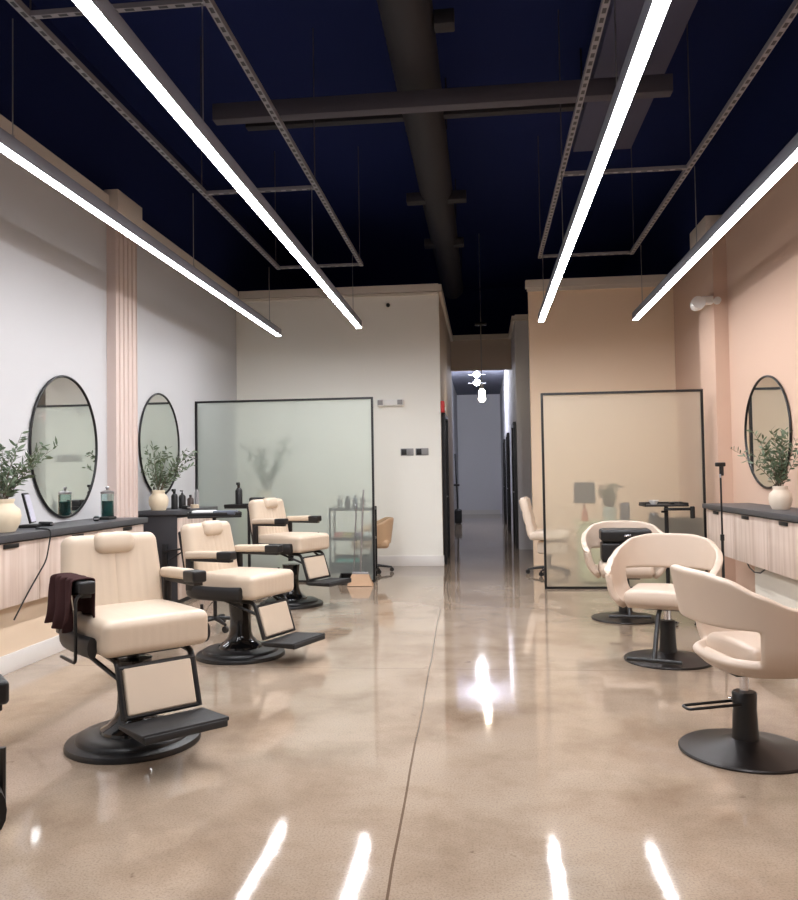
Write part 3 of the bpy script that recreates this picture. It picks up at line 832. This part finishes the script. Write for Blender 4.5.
# ------------------------------------------------------------------ behind the left screen
t = thing('shelf_cart', 'black three-shelf cart close behind the green glass partition', 'cart', (-1.69, 10.28, 0))
for z in (.10, .52, .90): B().box((0, 0, z), (.56, .34, .03), .004).build('shelf', BLACKP, t)
for sx in (-1, 1):
    for sy in (-1, 1): B().box((sx*.275, sy*.16, .47), (.022, .022, .92)).build('post', BLACK, t)
B().box((0, .16, .2), (.53, .012, .2)).box((0, -.16, .17), (.53, .012, .12)).build('bin_side', BLACKP, t)
rnd = random.Random(5)
cols = [GREYP, BLACKP, BLUEG, GREYP]
for k in range(4):
    tag(B().lathe([(0, 0), (.035, 0), (.035, .1+.02*(k % 2)), (.015, .13), (.015, .16), (0, .16)], seg=14).build('bottle', cols[k], loc=(-1.86+.1*k, 10.28, .916)),
        'blurred %s bottle on the cart top shelf, %s' % (('grey', 'black', 'slate', 'grey')[k], ('leftmost', 'second from left', 'third from left', 'rightmost')[k]), 'bottle', 'bottles on the shelf cart')
for k, (m, w_, nm) in enumerate(((mat('pack_rose', (190, 110, 100), .6), .1, 'rose'), (mat('pack_sand', (200, 180, 130), .6), .12, 'sand'), (mat('pack_violet', (120, 100, 120), .6), .1, 'violet'), (PAPER, .1, 'white'))):
    tag(B().rbox((0, 0, .035), (w_, .16, .07), .01, 6).build('product_box', m, loc=(-1.88+.13*k, 10.26, .536)), 'small %s product box on the middle shelf of the cart' % nm, 'box', 'boxes on the shelf cart')
tag(B().rbox((0, 0, .07), (.30, .20, .14), .02, 8).build('plastic_tub', TEALP, loc=(-1.76, 10.28, .116)), 'teal plastic tub on the bottom shelf of the cart', 'tub')
# tall plant on a side table behind the glass
t = thing('side_table', 'low white side table behind the green glass partition', 'table', (-3.0, 10.75, 0))
B().rbox((0, 0, .87), (.6, .4, .04), .008, 6).build('table_top', SAGE, t)
for sx in (-1, 1):
    for sy in (-1, 1): B().box((sx*.27, sy*.17, .425), (.03, .03, .85)).build('leg', SAGE, t)
vase('pale pot behind the green glass partition', (-3.0, 10.75, .891), .13, .26, VASER)
branches('olive_branches', 'blurred tall leafy plant behind the green glass partition', (-2.95, 10.78, 1.12), 21, 12, .60, .85, LEAF, (.12, 0), 'plants behind the glass')
# desk chair
def desk_chair(label, loc, rz, m, h):
    t = thing('desk_chair', label, 'chair', loc, rz)
    b = B()
    for k in range(5):
        a = 2*PI*k/5+.3
        b.tube([(0, 0, .10), (.28*math.cos(a), .28*math.sin(a), .065)], [.022, .013], 8)
    b.build('base', BLACK, t)
    for k in range(5):
        a = 2*PI*k/5+.3
        B().rod((.28*math.cos(a)-.012, .28*math.sin(a), .031), (.28*math.cos(a)+.014, .28*math.sin(a), .031), .03, 12).build('caster', BLACKP, t)
    B().rod((0, 0, .1), (0, 0, h-.06), .024, 12).build('gas_lift', BLACK, t)
    return t
t = desk_chair('tan tub desk chair peeking out beside the green glass partition', (-1.56, 11.0, 0), -78, TANL, .41)
B().rbox((0, -.02, .40), (.50, .50, .12), .05, 14).build('seat', TANL, t)
def tub_fn(u, v):
    a = (-1+2*u)*R(112); k = abs(-1+2*u)
    rr = .27+.05*v; return Vector((rr*math.sin(a), rr*math.cos(a)-.02, .39+(.36-.16*max(0, k-.35)/.65)*v))
o = B().grid(tub_fn, 30, 8).build('backrest', TANL, t, ang=180)
m_ = o.modifiers.new('thick', 'SOLIDIFY'); m_.thickness = .04; m_.offset = 0
o.modifiers.new('sub', 'SUBSURF').levels = 1
t = desk_chair('ivory padded desk chair at the corridor mouth beside the warm glass partition', (.84, 10.72, 0), 82, WHITEL, .5)
B().rbox((0, -.02, .52), (.52, .52, .12), .045, 14).build('seat', WHITEL, t)
B().rbox((0, .255, .75), (.50, .11, .54), .045, 16, lambda o, n: o-n*.012*max(0, 1-abs((o.z % .18)-.09)/.03) if abs(n.y) > .5 else o, rx(-13)).build('backrest', WHITEL, t)
B().rbox((0, -.06, .36), (.36, .40, .16), .03, 10).build('seat_skirt', WHITEL, t)

# ------------------------------------------------------------------ broom and lobby dustpan
t = thing('broom', 'upright broom with straw-coloured bristles at the green glass partition', 'broom', (-1.50, 9.60, 0))
B().rod((0, .0, .16), (.045, .05, 1.16), .011, 10).build('handle', STEEL, t)
B().box((0, 0, .15), (.20, .045, .04), .012).build('head', GREYP, t)
B().prism([(-.15, -.05, .004), (.15, -.05, .004), (.15, .03, .004), (-.15, .03, .004)], (0, 0, .002)).grid(lambda u, v: Vector(((-.10-.06*v)+(.20+.12*v)*u, -.024-.03*v, .145-.14*v)), 20, 4).grid(lambda u, v: Vector(((-.10-.06*v)+(.20+.12*v)*u, .02+.02*v, .145-.14*v)), 20, 4).build('bristles', BRISTLE, t)
t = thing('dustpan', 'lidded upright dustpan with a thin steel handle beside the broom', 'dustpan', (-1.64, 9.82, 0))
B().rod((.02, 0, .14), (.06, .04, .97), .009, 10).build('handle', STEEL, t)
B().prism([(-.15, -.14, .004), (-.15, .06, .004), (-.15, .06, .12), (-.15, -.02, .10)], (.006, 0, 0)).prism([(.145, -.14, .004), (.145, .06, .004), (.145, .06, .12), (.145, -.02, .10)], (.006, 0, 0)).box((0, .06, .065), (.29, .008, .12)).box((0, -.04, .006), (.29, .2, .008)).box((0, .03, .12), (.29, .08, .006)).build('pan', BLACKP, t)

# ------------------------------------------------------------------ right side: trays, tripod, things behind glass
t = thing('tray_stand', 'black instrument tray on a single pole before the warm glass partition', 'stand', (1.965, 8.95, 0))
B().box((0, 0, .02), (.30, .05, .03), .008).box((0, 0, .02), (.05, .36, .03), .008).build('base', BLACK, t)
B().rod((0, 0, .03), (0, 0, .95), .022, 12).rod((0, 0, .55), (0, 0, .62), .03, 12).build('pole', BLACK, t)
tr = B().rbox((-.03, 0, .96), (.46, .34, .022), .008, 6)
tr.box((-.25, 0, .975), (.012, .34, .03), .003).box((.19, 0, .975), (.012, .34, .03), .003).box((-.03, .165, .975), (.44, .012, .03), .003)
tr.box((.10, -.12, .92), (.30, .03, .03), .005)
tr.build('tray', BLACKP, t)
B().rbox((.245, -.12, .885), (.045, .05, .13), .012, 8).build('holder', BLACKP, t)
B().rod((-.06, -.03, .89), (0, -.03, .89), .012, 8).build('knob', BLACKP, t)
tag(B().lathe([(0, 0), (.03, 0), (.055, .045), (.05, .045), (.028, .006), (0, .006)], seg=24).build('mixing_bowl', WHITEP, loc=(1.83, 8.93, .971)), 'small white bowl on the black instrument tray', 'bowl')
tag(B().rbox((0, 0, .012), (.04, .12, .024), .01, 6).build('tint_brush', BLACKP, loc=(2.02, 8.93, .971)), 'short black brush on the black instrument tray', 'brush')

t = thing('phone_tripod', 'slim black phone tripod with clamp head by the right counter', 'tripod', (1.975, 6.95, 0), 20)
B().rod((0, 0, .28), (0, 0, .78), .012, 10).build('lower_pole', BLACK, t)
B().rod((0, 0, .70), (0, 0, 1.27), .008, 10).rod((0, 0, .74), (0, 0, .79), .017, 10).build('upper_pole', BLACK, t)
B().rod((0, 0, 1.265), (0, 0, 1.295), .011, 10).build('collar', CHROME, t)
B().rbox((.01, 0, 1.325), (.03, .03, .09), .008, 6).box((0, 0, 1.375), (.085, .035, .035), .008).build('phone_clamp', BLACKP, t)
for k in range(3):
    a = 2*PI*k/3
    B().rod((0, 0, .38), (.26*math.cos(a), .26*math.sin(a), .008), .008, 8).build('leg', BLACK, t)

t = thing('side_cabinet', 'pale sage cabinet seen blurred through the warm glass partition', 'cabinet', (1.45, 10.0, 0))
B().box((0, 0, .36), (.62, .40, .70), .006).build('body', SAGE, t)
B().box((0, 0, .725), (.68, .44, .03), .006).build('top', SAGE, t)
for k in range(3): 
    d_ = B().box((0, -.206, .13+.23*k), (.56, .012, .20), .003).build('drawer', SAGE, t)
    B().rod((0, -.215, .13+.23*k), (0, -.235, .13+.23*k), .012, 8).build('knob', STEEL, d_)
t = thing('table_lamp', 'small lamp with a dark square shade on the sage cabinet', 'lamp', (1.21, 9.90, .74))
B().lathe([(0, 0), (.06, 0), (.06, .015), (.03, .03), (.045, .07), (.03, .12), (.012, .15), (.01, .30), (0, .30)], seg=20).build('base', COPPER, t)
B().lathe([(.165, .22), (.155, .47), (.145, .47), (.155, .22)], seg=4).build('lamp_shade', GRAYSHADE, t)
t.rotation_euler = (0, 0, R(45))
tag(B().lathe([(0, 0), (.07, 0), (.085, .17), (.078, .17), (.06, .1), (0, .1)], seg=24).build('plant_pot', mat('pot_pale', (190, 205, 200), .6), loc=(1.50, 9.87, .741)), 'pale pot on the sage cabinet behind the warm glass', 'pot')
branches('potted_plant', 'small leafy plant on the sage cabinet behind the warm glass', (1.50, 9.87, .88), 33, 12, .15, .32, LEAF, group='plants behind the glass')
tag(B().rbox((0, 0, .11), (.11, .11, .22), .02, 6).build('canister', BLUEG, loc=(1.68, 9.87, .741)), 'slate canister beside the pot on the sage cabinet', 'canister')
t = thing('storage_box', 'dark storage chest behind the warm glass near the right wall', 'chest', (2.32, 9.9, 0))
B().box((0, 0, .26), (.46, .34, .52), .01).build('body', SAGE, t); B().box((0, 0, .645), (.45, .32, .25), .01).build('lid', GRAYSHADE, t)
tag(B().rbox((0, 0, .13), (.11, .11, .26), .03, 8).build('canister', BLUEG, loc=(2.0, 9.80, .582)), 'slate canister blurred behind the glass left of the tray pole', 'canister')
tag(B().box((0, 0, .29), (.2, .25, .58), .008).build('stool_box', SAGE, loc=(1.97, 9.80, 0)), 'narrow sage plinth under the slate canister behind the glass', 'plinth')

# cord under the right cabinet
tag(B().tube([(2.325, 7.45, .497), (2.32, 7.38, .465), (2.32, 7.25, .44), (2.32, 7.1, .45), (2.325, 6.98, .497)], .006, 6).build('power_cord', BLACKP), 'black cord looping below the right cabinets', 'cord')

# ------------------------------------------------------------------ wall fittings
t = thing('emergency_light', 'white twin-head emergency light on the back left wall', 'emergency light', (-1.34, YB, 2.40), 0, 'emergency lights')
B().rbox((0, -.03, 0), (.22, .06, .09), .012, 8).build('body', WHITEP, t)
for s in (-1, 1):
    h_ = B().rbox((s*.145, -.06, .0), (.10, .10, .10), .02, 8).build('lamp_head', WHITEP, t)
    B().box((s*.145, -.112, 0), (.075, .006, .07)).build('lens', GREYP, h_)
def switches(label, x):
    t = thing('switch_plate', label, 'switch', (x, YB-.001, 1.67), 0, 'switch plates')
    B().box((0, -.006, 0), (.19, .012, .105), .004).build('plate', GREYP, t)
    B().box((-.045, -.016, 0), (.075, .01, .085), .003).build('rocker', BLACKP, t)
    B().box((.045, -.016, 0), (.075, .01, .085), .003).build('rocker', WHITEP if False else GREYP, t)
switches('left one of two black and grey switch plates on the back wall', -1.11)
switches('right one of two black and grey switch plates, nearer the corridor', -.89)
t = thing('fire_alarm', 'red fire alarm with white strobe at the corridor corner', 'alarm', (HL, 11.80, 2.33))
B().rbox((.03, 0, 0), (.06, .12, .17), .012, 8).build('body', REDP, t); B().box((.066, 0, -.03), (.014, .06, .05), .004).build('strobe', WHITEP, t)
tag(B().lathe([(0, 0), (.03, 0), (.03, .02), (.015, .045), (0, .045)], seg=16).build('sensor', BLACKP, loc=(-1.36, YB, 3.855)), 'tiny black sensor high on the back left wall', 'sensor')
bpy.data.objects['sensor'].rotation_euler = (R(90), 0, 0)
t = thing('emergency_light', 'white emergency light on the square pilaster of the right wall', 'emergency light', (2.534, 9.20, 3.22), 0, 'emergency lights')
B().rbox((0, .06, .02), (.13, .10, .09), .015, 8).build('body', WHITEP, t)
B().lathe([(0, -.07), (.055, -.07), (.075, .0), (.075, .06), (0, .06)], seg=24).build('lamp_head', WHITEP, t)
o = t.children[-1]; o.location = (-.12, 0, -.03); o.rotation_euler = (R(80), R(20), 0)
B().lathe([(0, -.04), (.03, -.04), (.04, .0), (.04, .04), (0, .04)], seg=24).build('lamp_head', WHITEP, t)
o = t.children[-1]; o.location = (.10, .02, .0); o.rotation_euler = (R(80), R(-20), 0)

# ------------------------------------------------------------------ corridor lights and items
t = thing('pendant_light', 'pendant with two glowing globes hanging in the corridor mouth', 'light', (0, 13.5, 0))
B().rod((0, 0, 2.83), (0, 0, 5.4), .009, 8).build('rod', STEEL, t)
B().box((0, 0, 3.86), (.20, .10, .05), .01).build('junction_box', BLACK, t)
B().lathe([(0, 2.76), (.035, 2.76), (.035, 2.84), (.012, 2.85), (0, 2.85)], seg=16).build('socket', STEEL, t)
B().lathe([(0, 2.54)]+[(.062*math.sin(a), 2.60-.062*math.cos(a)) for a in [i*PI/10 for i in range(1, 9)]]+[(.042, 2.66)]+[(.058*math.sin(a), 2.705-.058*math.cos(a)) for a in [i*PI/10 for i in range(3, 9)]]+[(.03, 2.765), (0, 2.765)], seg=24).build('globe', BULB, t)
t = thing('ceiling_light', 'bright bulb bar light deep in the corridor ceiling', 'light', (-.12, 20., 3.72))
B().box((0, 0, .27), (.3, .1, .04), .01).rod((0, 0, .1), (0, 0, .27), .012, 8).rod((-.22, 0, .10), (.22, 0, .10), .012, 8).rod((-.22, 0, -.12), (.22, 0, -.12), .012, 8).rod((0, 0, -.12), (0, 0, .1), .01, 8).build('frame', STEEL, t)
for z in (.10, -.10):
    B().lathe([(.075*math.sin(i*PI/10), z-.075*math.cos(i*PI/10)) for i in range(0, 11)], seg=20).build('bulb', BULB2, t)
t = thing('stick_vacuum', 'black stick vacuum leaning on the corridor wall far away', 'vacuum', (-.70, 21.8, 0))
B().rod((.0, 0, .2), (-.06, 0, 1.9), .02, 8).build('wand', BLACK, t); B().rbox((0, 0, .2), (.2, .2, .4), .06, 8).build('body', BLACKP, t); B().box((-.03, -.03, 1.05), (.16, .05, .05), .01).build('grip', BLACKP, t)

# ------------------------------------------------------------------ camera, world, render look
Fpx = 800.; H = 1.32
yaw, pitch, roll = math.atan(84/800), math.atan(26/800), math.atan(.0155)
fw = Vector((-math.sin(yaw)*math.cos(pitch), math.cos(yaw)*math.cos(pitch), math.sin(pitch)))
r0 = Vector((math.cos(yaw), math.sin(yaw), 0)); u0 = r0.cross(fw)
rr = r0*math.cos(roll)-u0*math.sin(roll); uu = u0*math.cos(roll)+r0*math.sin(roll)
cam = bpy.data.cameras.new('camera'); co = bpy.data.objects.new('camera', cam); COL.objects.link(co)
co.matrix_world = Matrix(((rr.x, uu.x, -fw.x, 0), (rr.y, uu.y, -fw.y, 0), (rr.z, uu.z, -fw.z, H), (0, 0, 0, 1)))
cam.sensor_fit = 'VERTICAL'; cam.sensor_height = 36.; cam.sensor_width = 36.; cam.lens = Fpx*36/900
cam.clip_start = .05
S.camera = co
wd = bpy.data.worlds.new('world'); S.world = wd; wd.use_nodes = True
wd.node_tree.nodes['Background'].inputs[0].default_value = (.02, .025, .05, 1); wd.node_tree.nodes['Background'].inputs[1].default_value = 1.
def setem(m, v): 
    for n in m.node_tree.nodes:
        if n.type == 'EMISSION': n.inputs['Strength'].default_value = v
setem(LENS, 101.); setem(LENSO, 41.); setem(BULB, 28.); setem(BULB2, 600.)
S.view_settings.view_transform = 'Standard'; S.view_settings.look = 'None'; S.view_settings.gamma = 1.; S.view_settings.use_curve_mapping = False
S.view_settings.exposure = 0.
S.cycles.use_denoising = True
S.cycles.blur_glossy = 0.
S.cycles.max_bounces = 10; S.cycles.diffuse_bounces = 5; S.cycles.transmission_bounces = 10; S.cycles.transparent_max_bounces = 8
